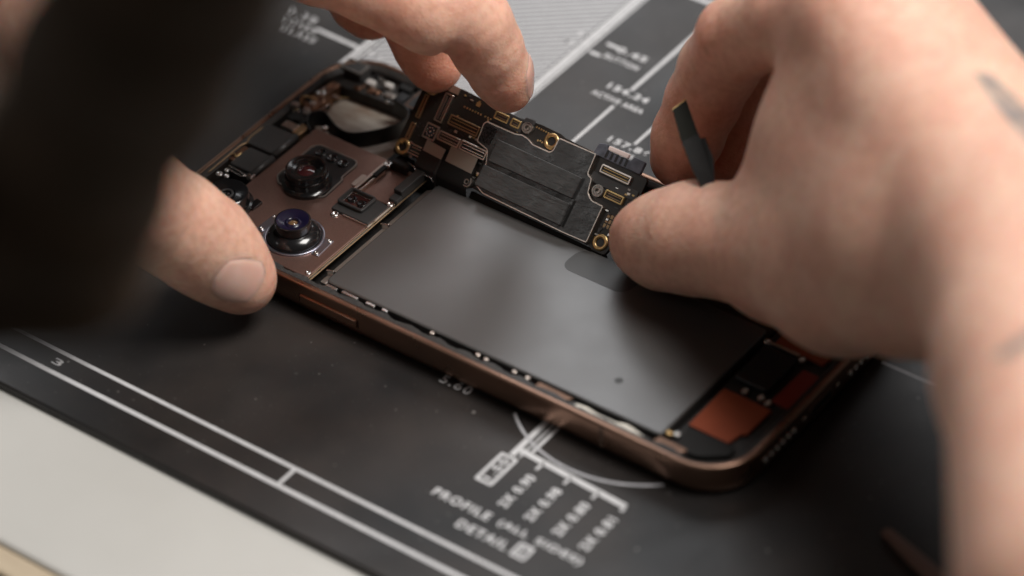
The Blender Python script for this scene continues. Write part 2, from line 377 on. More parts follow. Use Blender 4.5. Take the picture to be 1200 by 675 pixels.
# holes and port in the bottom wall
for y in (14.7,17.0,19.3,21.6,23.8,25.9,48.9,51.1,53.3,55.4):
    bb = B(); lathe(bb, 0, 0, [(0,.12),(.30,.12),(.34,.34),(.66,.38),(.80,.16),(.82,0)], 16)
    bmesh.ops.rotate(bb, cent=(0,0,0), matrix=Matrix.Rotation(math.pi/2,3,'Y'), verts=bb.verts); bmesh.ops.translate(bb, vec=(L,y,4.1), verts=bb.verts)
    link('speaker_hole_glint', bb, M['steel'], ph, smooth=True)  # raised bright rims stand in for reflected dots of light
for y in (30.4,43.9):
    bb = B(); lathe(bb, 0, 0, [(0,.2),(.5,.22),(.75,.12),(.8,0)], 16)
    bmesh.ops.rotate(bb, cent=(0,0,0), matrix=Matrix.Rotation(math.pi/2,3,'Y'), verts=bb.verts); bmesh.ops.translate(bb, vec=(L,y,4.1), verts=bb.verts)
    link('screw', bb, M['nickel'], ph, smooth=True)
bb = B(); o1 = rrect(-4.5,4.5,-1.45,1.45,1.44); i1 = rrect(-4.35,4.35,-1.3,1.3,1.29)
loops(bb, [[(L,37.1+x,4.1+y) for x,y in o1], [(L+.1,37.1+x,4.1+y) for x,y in o1], [(L+.1,37.1+x,4.1+y) for x,y in i1], [(L+.02,37.1+x,4.1+y) for x,y in i1]])
port = link('charging_port', bb, M['nickel'], ph)
bb = B(); v = [bb.verts.new((L+.02,37.1+x,4.1+y)) for x,y in i1]; bb.faces.new(v); link('port_opening', bb, M['black_matte'], port)

# battery
bt = B(); prism(bt, rounded_poly([(49.4,5.4),(141.9,5.8),(141.9,48.1),(49.4,48.2)], 1.6), 1.6, 7.0)
bat = link('battery', bt, M['battery'], ph, bevel=.5, seg=3)
bt = B(); prism(bt, rounded_poly([(90.5,39.6),(108.5,39.6),(109.2,48.0),(91.2,48.0)], 3.4, 8), 7.0, 7.05); link('pull_tab', bt, M['battery_tab'], bat)
bt = B(); lathe(bt, 124.2, 15.2, [(0,7.02),(.9,7.02),(1.0,6.99)], 24); link('sticker_dot', bt, M['dark_grey'], bat)
# ledge, adhesive and small fittings along the near rim
bb = B(); box(bb, 14, 150, 1.8, 4.0, 1.6, 6.3); link('inner_rail', bb, M['dark_grey'], ph, bevel=.2)
bb = B(); n0 = 160
prev = None
for i in range(n0+1):
    x = 12+(150-12)*i/n0; w = 2.9+.35*math.sin(i*.7)+.3*random.random(); z = 7.75+.12*random.random()
    row = [bb.verts.new((x,1.35,8.2)), bb.verts.new((x,2.1,8.05+.1*random.random())), bb.verts.new((x,w,z)), bb.verts.new((x,w+.1,6.2))]
    if prev:
        for k in range(3): bb.faces.new((prev[k],row[k],row[k+1],prev[k+1]))
    prev = row
link('adhesive_strip', bb, M['adhesive'], ph)
def screw(x, y, z, r=.75, par=None, m='steel', seat=.5):
    bm = B(); lathe(bm, x, y, [(0,z+.05),(r*.32,z+.05),(r*.36,z+.32),(r*.8,z+.34),(r,z+.15),(r,z-seat)], 20)
    return link('screw', bm, M[m], par or ph, smooth=True)
for x, y, z in ((80.7,4.5,7.0),(93.6,4.3,7.1),(96.2,3.9,7.3),(103.6,4.4,7.0),(107.2,4.4,7.0)): screw(x, y, z, .62, m='nickel')
for x, y, l in ((50.5,4.2,3.4),(55.2,4.3,4.6),(62.0,4.4,2.6),(66.5,4.6,1.6)):
    bb = B(); prism(bb, rounded_poly([(x,y-.45),(x+l,y-.5),(x+l,y+.3),(x,y+.4)], .3), 6.4, 7.4); link('contact_clip', bb, M['steel'], ph, bevel=.15)
bb = B(); prism(bb, rounded_poly([(120.3,1.5),(121.8,3.0),(124,3.3),(128,2.7),(132,2.8),(134.2,3.7),(136.5,3.4),(140.6,2.2),(140.4,1.5)], .6), 6.6, 8.05); link('gasket', bb, M['cream'], ph, bevel=.3, seg=3)
bb = B(); prism(bb, rounded_poly([(110,3.0),(118,3.0),(119.6,4.6),(110,4.8)], .5), 6.0, 7.2); link('contact_clip', bb, M['copper_dark'], ph, bevel=.2)
for x, y in ((142.8,7.7),(144.4,8.3)): screw(x, y, 6.6, .8, m='gold' if x < 143 else 'steel')
bb = B(); prism(bb, rounded_poly([(141.5,2.2),(148,2.4),(149.5,5.0),(142,5.2)], .6), 5.5, 7.4); link('antenna_flex', bb, M['copper_dark'], ph, bevel=.2)
# bottom assembly
bb = B(); prism(bb, rounded_poly([(142.7,9),(143.6,6),(150,3.6),(156,6),(160.6,12.5),(160.8,62),(156,73),(146,74),(142.7,70)], 2.5), 1.6, 5.2); link('bottom_module', bb, M['interior'], ph, bevel=.4)
bb = B(); prism(bb, rounded_poly([(146,4.2),(152,5.2),(157.6,9.5),(157,12.4),(144.6,12.3)], 1.2), 5.2, 6.6); link('speaker_box', bb, M['black_matte'], ph, bevel=.4)
bb = B(); prism(bb, rounded_poly([(144.1,13.1),(154.5,13.0),(155.2,17),(156.3,17.4),(156.5,27.1),(143.9,27.4)], .4), 5.2, 5.9); link('orange_flex', bb, M['orange'], ph, bevel=.12)
bb = B(); prism(bb, rounded_poly([(144.3,30.6),(152.8,30.6),(152.8,43.2),(144.3,43.2)], .8), 5.2, 7.2); link('haptic_motor', bb, M['black'], ph, bevel=.35, seg=3)
bb = B(); prism(bb, rounded_poly([(154.6,29.8),(159.2,29.8),(159.2,42.4),(154.9,42.4)], .5), 5.2, 5.8); link('red_flex', bb, M['red'], ph, bevel=.12)
bb = B(); prism(bb, rounded_poly([(145,46),(158,46),(158,58),(145,58)], .8), 5.2, 6.2); link('orange_flex', bb, M['orange'], ph, bevel=.15)
bb = B(); box(bb, 144.5, 152.6, 44.0, 44.7, 6.4, 7.5); link('contact_clip', bb, M['nickel'], ph, bevel=.1)
for x, y, z in ((144.0,44.6,7.0),(153.4,44.2,6.6),(152.6,29.0,6.2),(148.4,29.0,6.0),(154.6,28.6,5.9)): screw(x, y, z, .8, m='nickel')

# camera plate, with raised edge by the battery
bb = B(); prism(bb, rounded_poly([(12.6,3.6),(45.6,3.6),(45.6,26.0),(34.6,26.0),(34.6,48.3),(12.4,48.3)], 1.0), 6.2, 7.3); plate = link('camera_plate', bb, M['plate'], ph, bevel=.25, seg=3)
bb = B(); prism(bb, rounded_poly([(35.0,35.6),(45.3,35.6),(45.3,48.0),(35.0,48.0)], .4), 5.8, 6.5); link('recessed_plate', bb, M['plate'], plate, bevel=.2)
bb = B(); box(bb, 46.15, 46.4, 3.5, 48.6, 6.6, 6.85); link('edge_strip', bb, M['gold_dull'], ph, bevel=.08)
bb = B(); box(bb, 45.75, 45.95, 3.5, 36.0, 6, 7.32); link('plate_edge', bb, M['steel'], plate)
bb = B(); prism(bb, rounded_poly([(47.2,6.0),(48.9,6.0),(48.9,46.4),(48.2,47.4),(47.2,46.4)], .4), 3.0, 5.2); link('battery_tray', bb, M['silver_dull'], ph, bevel=.2)
for y in (8.6,29.0): 
    bb = B(); prism(bb, [(47.0,y),(48.9,y+.6),(48.9,y+1.2),(47.0,y+.5)], 5.2, 6.6); link('tray_tab', bb, M['steel'], ph, bevel=.1)
screw(44.8, 5.0, 7.2, .75)

# three camera lens modules
def lens(cx, cy, prof, m, ring_r, glass_m, iris, top):
    bm = B(); lathe(bm, cx, cy, prof, 48)
    o = link('camera_lens', bm, m, ph, smooth=True)
    mdd = o.modifiers.new('edges','EDGE_SPLIT'); mdd.split_angle = math.radians(35)
    bm = B(); lathe(bm, cx, cy, [(0,top+.55),(iris*.5,top+.42),(iris,top)], 32); link('lens_glass', bm, glass_m, o, smooth=True)
    return o
la = lens(34.0,13.3,[(7.0,6.9),(7.0,7.5),(6.35,7.55),(6.35,8.1),(6.1,8.5),(5.0,9.6),(4.4,9.75),(4.2,9.85),(4.2,12.35),(4.05,12.5),(3.9,12.5),(3.85,11.0),(0,10.9)],M['barrel'],0,M['lens_amber_glint'],1.15,11.3)
bm = B(); lathe(bm, 34.0, 13.3, [(3.86,12.46),(3.75,12.48),(2.1,11.55),(1.75,11.5),(1.7,11.85),(1.3,11.9),(1.18,11.5),(1.15,11.2)], 40); link('lens_hood', bm, M['blue_black'], la, smooth=True)
bm = B(); ring(bm, 34.0, 13.3, 6.45, 7.25, 7.0, 7.72, 48); link('lens_ring', bm, M['ring_blue'], la, smooth=True)
for a in (4, 178):
    bm = B(); c = Vector((34.0+8.0*math.cos(math.radians(a)), 13.3+8.0*math.sin(math.radians(a))))
    box(bm, -1.1, 1.0, -3.2, 3.2, 0, .35); bmesh.ops.rotate(bm, cent=(0,0,0), matrix=Matrix.Rotation(math.radians(a),3,'Z'), verts=bm.verts)
    bmesh.ops.translate(bm, vec=(c.x,c.y,7.2), verts=bm.verts); link('mounting_tab', bm, M['ring_blue'], la, bevel=.12)
    for q in (-2.5,2.5): screw(c.x+.1, c.y+q, 7.5, .6, la)
lb = lens(24.4,30.2,[(6.0,7.3),(6.0,8.2),(5.3,8.6),(5.1,8.9),(5.1,10.4),(4.9,10.7),(4.9,12.25),(4.7,12.5),(4.3,12.5),(3.4,12.1),(3.3,11.9),(2.6,11.7),(2.4,11.4),(0,11.2)],M['barrel'],0,M['lens_pink_glint'],2.0,11.35)
bm = B(); ring(bm, 24.4, 30.2, 4.92, 5.2, 10.3, 10.75, 48); link('lens_ring', bm, M['black_gloss'], lb, smooth=True)
bm = B(); o1 = rounded_poly([(16.3,28.5),(18.5,26.3),(28.5,26.3),(31.0,28.6),(30.6,36),(29.9,36.6),(29.9,42.4),(28.6,43.7),(17.6,43.7),(16.3,42.2)], .9)
prism(bm, o1, 6.6, 7.55); brk = link('lens_bracket', bm, M['black'], lb, bevel=.2)
bm = B(); i1 = inset(o1, .25); i2 = inset(o1, .6); loops(bm, [[(x,y,7.56) for x,y in o1], [(x,y,7.72) for x,y in inset(o1,.1)], [(x,y,7.72) for x,y in inset(o1,.35)], [(x,y,7.56) for x,y in inset(o1,.45)]]); link('bracket_rim', bm, M['silver_dull'], lb)
for x, y in ((20.0,41.0),(23.4,40.9),(26.8,40.8)):
    bm = B(); lathe(bm, x, y, [(1.45,7.5),(1.4,7.95),(1.1,8.0),(.9,7.75),(0,7.7)], 28); link('lens_stud', bm, M['black_gloss'], lb, smooth=True)
lc = lens(13.6,13.8,[(6.2,7.0),(6.2,7.9),(5.4,8.2),(5.3,9.4),(5.15,10.9),(4.9,11.1),(4.6,11.1),(2.2,10.4),(2.0,10.1),(0,10.0)],M['barrel'],0,M['black_gloss'],1.2,10.2)
bm = B(); ring(bm, 13.6, 13.8, 1.2, 1.75, 10.1, 10.75, 32); link('lens_ring', bm, M['dark_grey'], lc, smooth=True)
bm = B(); prism(bm, rounded_poly([(18.2,15.0),(20.2,15.2),(20.4,18.6),(18.4,18.9)], .4), 7.2, 8.0); link('mounting_tab', bm, M['black_gloss'], lc, bevel=.15)

# flash and sensor module beside the lenses
fm = B(); prism(fm, rounded_poly([(34.6,26.2),(45.6,26.2),(45.8,34.0),(42.6,34.6),(34.8,34.8)], .5), 6.3, 7.7); flash = link('flash_module', fm, M['dark_grey'], ph, bevel=.2)
fm = B(); o1 = rounded_poly([(34.6,28.2),(42.2,28.2),(42.2,34.4),(34.6,34.4)], 1.1); i1 = inset(o1, .75)
loops(fm, [[(x,y,7.7) for x,y in o1],[(x,y,8.5) for x,y in o1],[(x,y,8.7) for x,y in inset(o1,.2)],[(x,y,8.7) for x,y in inset(o1,.6)],[(x,y,8.4) for x,y in i1],[(x,y,7.72) for x,y in i1]])
link('sensor_frame', fm, M['dark_grey'], flash, smooth=False)
fm = B(); o2 = inset(o1,.85); o3 = inset(o1,1.15); loops(fm, [[(x,y,7.72) for x,y in o2],[(x,y,8.05) for x,y in o2],[(x,y,8.05) for x,y in o3],[(x,y,7.72) for x,y in o3]]); link('sensor_trim', fm, M['steel'], flash)
fm = B(); prism(fm, inset(o1,1.15), 7.70, 7.80); link('sensor_window', fm, M['window_dark'], flash)
for x, y in ((37.1,31.2),(40.0,31.0)):
    fm = B(); lathe(fm, x, y, [(1.15,7.78),(1.1,8.15),(.75,8.2),(.6,8.0),(0,8.05)], 24); link('sensor_lens', fm, M['black_gloss'], flash, smooth=True)
fm = B(); box(fm, 38.6, 46.0, 25.55, 25.9, 6.4, 7.75); box(fm, 45.75, 46.0, 25.9, 34.0, 6.4, 7.75); link('module_edge', fm, M['steel'], flash)
screw(36.7,25.0,7.35,1.05); screw(45.0,35.3,7.2,1.0); screw(35.5,46.7,7.5,1.05)
fm = B(); prism(fm, rounded_poly([(32.9,35.8),(34.3,35.6),(34.3,40.5),(32.9,40.4)], .65), 7.3, 7.6); link('grounding_tab', fm, M['nickel'], plate, bevel=.08)
fm = B(); prism(fm, rounded_poly([(34.5,34.9),(35.3,34.9),(35.3,47.3),(34.5,47.3)], .25), 6.3, 7.8); prism(fm, rounded_poly([(35.7,34.9),(36.2,34.9),(36.2,45),(35.7,45)], .15), 6.3, 7.4)
prism(fm, [(35.3,47.0),(43.0,47.0),(43.0,47.5),(35.3,47.5)], 6.3, 7.5); link('shield_wall', fm, M['nickel'], plate, bevel=.1)
fm = B(); prism(fm, rounded_poly([(35.2,41.2),(36.4,41.2),(36.4,45.6),(35.2,45.6)], .3), 7.3, 7.95); link('wall_notch', fm, M['black_matte'], plate)
fm = B(); prism(fm, rounded_poly([(43.6,38.6),(46.0,38.6),(46.0,48.3),(43.6,48.3)], .3), 6.0, 9.2); conn = link('flex_connector', fm, M['dark_grey'], ph, bevel=.25, seg=3)
fm = B(); prism(fm, rounded_poly([(43.8,36.3),(46.2,36.3),(46.2,38.6),(43.8,38.6)], .3), 6.0, 8.0); link('connector_step', fm, M['dark_grey'], conn, bevel=.2)
fm = B(); prism(fm, rounded_poly([(36.4,46.6),(41.4,46.6),(41.4,50.4),(36.4,50.4)], .7), 5.0, 8.9); link('rubber_block', fm, M['black'], ph, bevel=.6, seg=3)

# earpiece and front modules along the top edge
em = B(); prism(em, rounded_poly([(4.4,25.6),(11.6,25.6),(11.9,33.2),(4.6,33.2)], .5), 2, 8.0); sp1 = link('speaker_module', em, M['dark_grey'], ph, bevel=.5, seg=3)
em = B(); prism(em, rounded_poly([(3.2,33.7),(11.4,33.7),(11.0,42.6),(2.9,42.4)], .5), 2, 8.3); sp2 = link('speaker_module', em, M['dark_grey'], ph, bevel=.5, seg=3)
em = B(); tube(em, [(11.4,25.4,7.4),(11.5,33.2,7.4)], .9, 14); link('rounded_edge', em, M['dark_grey'], sp1, smooth=True)
em = B(); tube(em, [(11.2,33.9,7.6),(11.0,42.6,7.6)], .9, 14); link('rounded_edge', em, M['dark_grey'], sp2, smooth=True)
em = B(); prism(em, rounded_poly([(2.8,27.0),(4.3,27.0),(4.3,33.0),(2.8,33.0)], .3), 5, 7.6); link('copper_tab', em, M['copper'], sp1, bevel=.15)
em = B(); tube(em, spline([(2.2,28,7.7),(3.3,29,8.0),(4.2,28.2,7.9),(4.6,30,8.1)],5), .18, 6); link('gold_spring', em, M['gold'], sp1, smooth=True)
em = B(); tube(em, spline([(5.0,24.8,7.8),(9.6,24.3,7.9),(10.6,24.0,7.8),(9.5,23.4,7.8),(5.2,24.0,7.7)],6), .2, 6); link('steel_spring', em, M['steel'], sp1, smooth=True)
em = B(); box(em, 10.6, 12.4, 24.0, 25.8, 6.6, 7.9); link('steel_clip', em, M['steel'], ph, bevel=.3)
em = B(); tube(em, spline([(2.6,20,7.9),(2.5,26,7.9),(2.4,32,7.9),(3.0,34,7.9),(2.3,36,7.9),(2.3,41,7.9)],5), .22, 6); link('antenna_trace', em, M['gold_dull'], ph, smooth=True)
for x, y, r in ((4.8,21.4,.9),(6.8,21.8,.7),(5.4,23.4,.6)): screw(x, y, 7.4, r)
em = B(); prism(em, rounded_poly([(5.6,43.4),(9.6,43.4),(9.6,46.0),(5.6,46.0)], .4), 5, 8.4); link('steel_clip', em, M['nickel'], ph, bevel=.3)
em = B(); prism(em, rounded_poly([(9.0,43.2),(11.4,43.2),(11.6,47.4),(9.2,47.4)], .4), 5, 7.9); link('copper_tab', em, M['gold_dull'], ph, bevel=.3)
em = B(); prism(em, rounded_poly([(4.4,46.8),(9.4,46.8),(9.4,52.0),(4.4,52.0)], .6), 2, 8.0); link('sensor_block', em, M['black_matte'], ph, bevel=.4)
# open cavity: pale liner, copper bracket, front camera, ribbon
em = B(); prism(em, rounded_poly([(6,50),(45,50),(45,74),(15,74.6),(8,70),(5.6,62)], 2.5), 1.6, 2.2); link('pale_liner', em, M['pale'], ph)
em = B(); prism(em, rounded_poly([(2.6,54),(6.8,54),(7.4,58.5),(5.6,60),(6.2,66),(3.4,66)], .7), 2, 6.6); br = link('copper_bracket', em, M['copper'], ph, bevel=.35)
screw(4.4, 60.4, 6.6, 1.2, br, 'steel'); screw(5.2, 56.2, 6.5, .8, br, 'nickel')
em = B(); prism(em, rounded_poly([(2.8,66.2),(12.5,67.0),(24,67.6),(25,71.5),(26,75),(12,75),(6,73)], .8), 1.8, 5.6); link('front_module', em, M['interior'], ph, bevel=.4)
em = B(); prism(em, rounded_poly([(2.6,69.8),(9.2,69.8),(9.2,74.2),(2.6,74.2)], .5), 2, 8.2); fc = link('front_camera', em, M['dark_grey'], ph, bevel=.3)
em = B(); o1 = rounded_poly([(2.7,69.9),(9.1,69.9),(9.1,74.1),(2.7,74.1)], .6); loops(em, [[(x,y,8.2) for x,y in o1],[(x,y,8.45) for x,y in inset(o1,.1)],[(x,y,8.45) for x,y in inset(o1,.5)],[(x,y,8.22) for x,y in inset(o1,.55)]]); link('camera_trim', em, M['silver_dull'], fc)
for x, y, sx, sy in ((11.8,70.6,1.3,1.0),(16.2,72.2,1.2,.9)):
    em = B(); prism(em, rounded_poly([(x-sx,y-sy),(x+sx,y-sy),(x+sx,y+sy),(x-sx,y+sy)], .7), 5.6, 7.0); link('foam_pad', em, M['white_pad'], ph, bevel=.35, seg=3)
for x, y, a, b, h, m in ((14,69,1.6,.8,6.2,'copper'),(18.5,69.6,1.4,.9,6.4,'nickel'),(21.5,70.5,1.2,1.6,6.6,'black'),(20.5,73.4,1.8,1.0,7.2,'black_matte'),(24.5,69.2,1.0,1.0,6.0,'nickel'),(27.5,71.0,1.6,1.4,7.6,'black'),(9.8,67.8,1.0,.6,6.2,'copper')):
    em = B(); box(em, x-a, x+a, y-b, y+b, 5.4, h); link('small_component', em, M[m], ph, bevel=.2)
rc = random.Random(9)
for i in range(34):
    x = rc.uniform(3.2,8.5) if i % 2 else rc.uniform(9,24); y = rc.uniform(46.5,66.5) if i % 2 else rc.uniform(67.6,74.5)
    a = rc.uniform(.3,1.1); b_ = rc.uniform(.25,.8); h = rc.uniform(.3,1.6); z0 = 7.6 if (i % 2 and y < 52) else 5.4
    em = B(); box(em, x-a, x+a, y-b_, y+b_, z0, z0+h, 0)
    link('small_component', em, M[rc.choice(['nickel','silver_dull','black','copper_dark','copper_dark','dark_grey','black_matte','steel'])], ph, bevel=.12)
for i in range(7):
    x = rc.uniform(3,9); y = rc.uniform(47,66); em = B(); tube(em, spline([(x,y,7.2),(x+rc.uniform(-2,2),y+2,8.0),(x+rc.uniform(-2,3),y+4,7.0)],5), .14, 5); link('gold_spring', em, M[rc.choice(['gold','steel','nickel'])], ph, smooth=True)
em = B(); prism(em, rounded_poly([(24,66.5),(30,66.5),(30,74.5),(24,74.5)], .6), 1.8, 7.4); lid = link('receiver_module', em, M['black'], ph, bevel=.3)
em = B(); o1 = rounded_poly([(24.6,67.2),(29.4,67.2),(29.4,73.8),(24.6,73.8)], .4); loops(em, [[(x,y,7.41) for x,y in o1],[(x,y,7.5) for x,y in inset(o1,.08)],[(x,y,7.5) for x,y in inset(o1,.3)],[(x,y,7.41) for x,y in inset(o1,.35)]]); link('receiver_trim', em, M['copper'], lid)
em = B(); band(em, spline([(12.6,45.5,4.0),(9.9,47.7,4.4),(9.2,50.5,4.6),(11.2,52.6,4.4),(14.2,51.6,3.6),(17.5,50.6,3.2),(21.0,51.0,3.2),(25.4,55.1,3.4),(28.7,60.6,3.8),(27.6,64.5,4.2),(22.0,66.3,4.4)],7), (.3,.3,4.6), .35)
link('ribbon_cable', em, M['black'], ph, smooth=False, bevel=.08)
em = B(); prism(em, rounded_poly([(31,49.6),(47,49.6),(47,57),(31,57)], .8), 2.2, 3.6); link('flex_base', em, M['black_matte'], ph, bevel=.3)
em = B(); prism(em, rounded_poly([(47,48.6),(118,48.6),(141,48.6),(141,74.6),(47,74.6)], .8), 1.6, 3.2); link('board_tray', em, M['interior'], ph, bevel=.3)
screw(14.2, 49.8, 7.0, .8)

# ------------------------------------------------------------------ circuit board, tilted up between the fingers
bd = thing('circuit_board', 'small black circuit board with gold rings and foil pads tilted up between the fingers', 'circuit board')
a_ax = Vector((math.cos(math.radians(2)),0,-math.sin(math.radians(2)))); b_ax = Vector((0,math.cos(math.radians(45)),math.sin(math.radians(45)))); b_ax = (b_ax-a_ax*a_ax.dot(b_ax)).normalized(); n_ax = a_ax.cross(b_ax)
mw = Matrix((( a_ax.x,b_ax.x,n_ax.x,70.319*S),(a_ax.y,b_ax.y,n_ax.y,49.0*S),(a_ax.z,b_ax.z,n_ax.z,8.769*S),(0,0,0,1)))
bd.matrix_world = mw
def part(name, bm, m, par=None, **k): return link(name, bm, M[m] if isinstance(m, str) else m, par or bd, **k)
outline = rounded_poly([(-35.0,-.2),(-31.2,-.2),(-30.4,.9),(-28,.7),(-26,-.5),(-13,-.6),(-12,.2),(-8,-.3),(15,-.5),(22.4,-.4),(23,-1.0),(26.6,-1.0),(27.2,1.0),(28.6,3),(28.6,19.0),(22,19.4),(4.6,19.8),(3.6,20.2),(-2,20.3),(-6.4,19.8),(-8,19.6),(-24,20.1),(-28.5,20.0),(-30,19.6),(-33.6,19.6),(-34.6,18.6)], .8)
bm = B(); prism(bm, outline, -1.1, 0); sub = part('substrate', bm, 'board', bevel=.12)
bm = B(); prism(bm, inset(outline, 1.2), -2.6, -1.1); part('underside_layer', bm, 'black_matte', bevel=.3)
for s, w, m in ((-32.95,2.0,'gold'),(-32.2,17.6,'gold_dull'),(2.2,17.75,'gold'),(24.4,1.4,'gold')):
    bm = B(); lathe(bm, s, w, [(1.05,-.9),(1.05,.25),(1.2,.42),(1.75,.42),(1.95,.25),(2.0,-.2)], 36); part('mounting_ring', bm, m, smooth=True)
    bm = B(); lathe(bm, s, w, [(0,-.4),(1.06,-.4)], 24); part('ring_hole', bm, 'black_matte')
def connector(s, w, ls, lw, m='nickel', core='black', h=.75, contact='gold_dull'):
    bm = B(); o1 = rounded_poly([(s-ls/2,w-lw/2),(s+ls/2,w-lw/2),(s+ls/2,w+lw/2),(s-ls/2,w+lw/2)], .25, 3); e = min(.32, lw*.2)
    loops(bm, [[(x,y,0) for x,y in o1],[(x,y,h-.06) for x,y in o1],[(x,y,h) for x,y in inset(o1,.06)],[(x,y,h) for x,y in inset(o1,e)],[(x,y,h*.35) for x,y in inset(o1,e+.03)]])
    c = part('connector', bm, m)
    bm = B(); prism(bm, inset(o1, e), .05, h*.4); part('connector_bed', bm, core, c)
    bm = B(); lng = ls > lw
    q = .34*(lw if lng else ls)*.5
    for sg in (-1,1):
        if lng: box(bm, s-ls/2+e*2, s+ls/2-e*2, w+sg*q-.08, w+sg*q+.08, h*.3, h*.85)
        else: box(bm, s+sg*q-.08, s+sg*q+.08, w-lw/2+e*2, w+lw/2-e*2, h*.3, h*.85)
    part('contact_row', bm, contact, c)
    return c
connector(-32.55,12.5,1.25,6.0,'gold_dull','board',.45); connector(-32.7,6.1,1.25,4.2,'gold_dull','board',.45)
connector(-27.0,14.3,2.3,7.2,'nickel','black',.75,'nickel'); connector(-20.3,12.5,8.6,2.5,'gold_dull','board',.5,'gold')
connector(-22.3,8.1,6.2,2.3,'nickel','dark_grey',.75,'nickel'); connector(-15.2,8.2,7.4,2.4,'nickel','dark_grey',.8,'steel'); connector(-28.2,2.4,5.6,2.6,'steel','dark_grey',.9,'steel')
connector(-12.1,18.0,3.9,1.9,'brass','black',.6); connector(-8.1,18.0,2.6,1.9,'brass','black',.6)
connector(20.9,17.0,8.2,2.0,'nickel','dark_grey',.75,'brass'); connector(22.9,12.1,5.0,2.0,'brass')
bm = B(); prism(bm, rounded_poly([(-14.4,16.4),(-5.9,16.4),(-5.9,19.6),(-14.4,19.6)], .5), 0, .35); part('black_frame', bm, 'dark_grey', bevel=.1)
bm = B(); prism(bm, rounded_poly([(-6.4,19.0),(-3.4,19.2),(-3.6,20.6),(-6.2,20.4)], .4), 0, .8); part('foam_tab', bm, 'dark_grey', bevel=.25)
bm = B(); box(bm, -28.0, -25.1, 18.3, 20.1, 0, .7); part('chip', bm, mat('tan_chip', (.30,.19,.14), .4, .6), bevel=.15)
bm = B(); box(bm, -29.4, -25.8, 6.0, 9.8, 0, .5); sns = part('round_sensor', bm, 'nickel', bevel=.2)
bm = B(); box(bm, -29.0, -26.2, 6.4, 9.4, .5, .56); part('sensor_face', bm, 'black', sns)
bm = B()
for k in range(9): lathe(bm, -27.6+1.0*math.cos(k*.698), 7.9+1.0*math.sin(k*.698), [(0,.75),(.2,.7),(.22,.55)], 8)
lathe(bm, -27.6, 7.9, [(0,.8),(.3,.75),(.35,.55)], 10); part('sensor_dots', bm, 'steel', sns)
# foil tabs and black flaps hanging over the near edge
bm = B(); prism(bm, [(-27.0,3.2),(-21.5,3.0),(-21.4,5.6),(-27.1,6.0)], 1.1, 1.35); part('foil_tab', bm, 'silver_dull', bevel=.06)
bm = B(); prism(bm, [(-20.4,3.2),(-12.7,3.0),(-12.8,6.9),(-20.5,6.9)], 1.1, 1.35); part('foil_tab', bm, mat('tan_foil', (.40,.36,.31), .5, .8, bump=(1,.3,.05)), bevel=.06)
def flap(s0, s1, m, extra):
    path = [(s0,4.6,1.15),(s0,1.2,1.25),(s0,-.6,1.0),(s0,-1.6,.2),(s0,-2.9-extra,-1.2-extra),(s0,-4.2-extra,-2.6-extra)]
    bm = B(); band(bm, spline(path,5), (s1-s0,0,0), .18); return part('black_flap', bm, m)
flap(-27.4,-21.9,'black',.0); flap(-21.2,-12.4,'black_matte',.6)
flap(-21.75,-21.3,'dark_grey',.2)
bm = B(); tube(bm, [(-29.6,-.9,.6),(-27.4,-1.3,.6),(-26.9,-1.9,.2),(-22.4,-1.9,.4),(-21.6,-2.6,0)], .13, 6); part('edge_wire', bm, 'steel', smooth=True)
bm = B(); prism(bm, rounded_poly([(-12.2,-2.8),(26,-2.9),(26,-.7),(-12.2,-.5)], .5), -3.6, -1.3); part('side_guard', bm, 'black_matte', bevel=.2)
# pads and test points
bm = B()
for k in range(10): lathe(bm, -22.4+k*.80+(.5 if k > 6 else 0), 16.5, [(0,.09),(.2,.09),(.24,.0)], 10)
part('test_points', bm, 'gold')
bm = B()
for k in range(6): lathe(bm, -2.9+k*.68, 19.3-.03*k, [(0,.09),(.2,.09),(.24,.0)], 10)
for k in range(4): lathe(bm, -1.2+k*.62, 16.6+.15*(k%2), [(0,.09),(.2,.09),(.24,.0)], 10)
lathe(bm, 3.6, 15.9, [(0,.1),(.3,.1),(.33,0)], 10); lathe(bm, -7.0, 16.5, [(0,.1),(.25,.1),(.28,0)], 10); lathe(bm, -15.2, 16.0, [(0,.1),(.25,.1),(.28,0)], 10); lathe(bm, -23.0, 13.9, [(0,.1),(.22,.1),(.25,0)], 10)
part('test_points', bm, 'gold')
bm = B(); box(bm, -19.8, -18.7, 17.9, 18.9, 0, .12); box(bm, -19.5, -19.0, 18.9, 19.3, 0, .12); part('gold_pad', bm, 'gold')
bm = B()
for i in range(4):
    for j in range(3): box(bm, 23.2+i*.9, 23.8+i*.9, 4.9+j*1.2, 5.8+j*1.2, 0, .1)
part('gold_pad', bm, 'gold_dull')
bm = B()
for i in range(26):
    x = random.uniform(22.2,27.8); y = random.uniform(2.5,10.2); box(bm, x-.25, x+.25, y-.15, y+.15, 0, .25)
for i in range(16):
    x = random.uniform(-25,-15); y = random.uniform(9.8,10.8); box(bm, x-.22, x+.22, y-.12, y+.12, 0, .22)
for i in range(12):
    x = random.uniform(-33.8,-30.2); y = random.uniform(4.4,15.6); box(bm, x-.12+2, x+.12+2, y-.2, y+.2, 0, .2)
part('tiny_components', bm, 'dark_grey')['kind'] = 'stuff'
sc_ = random.Random(3)
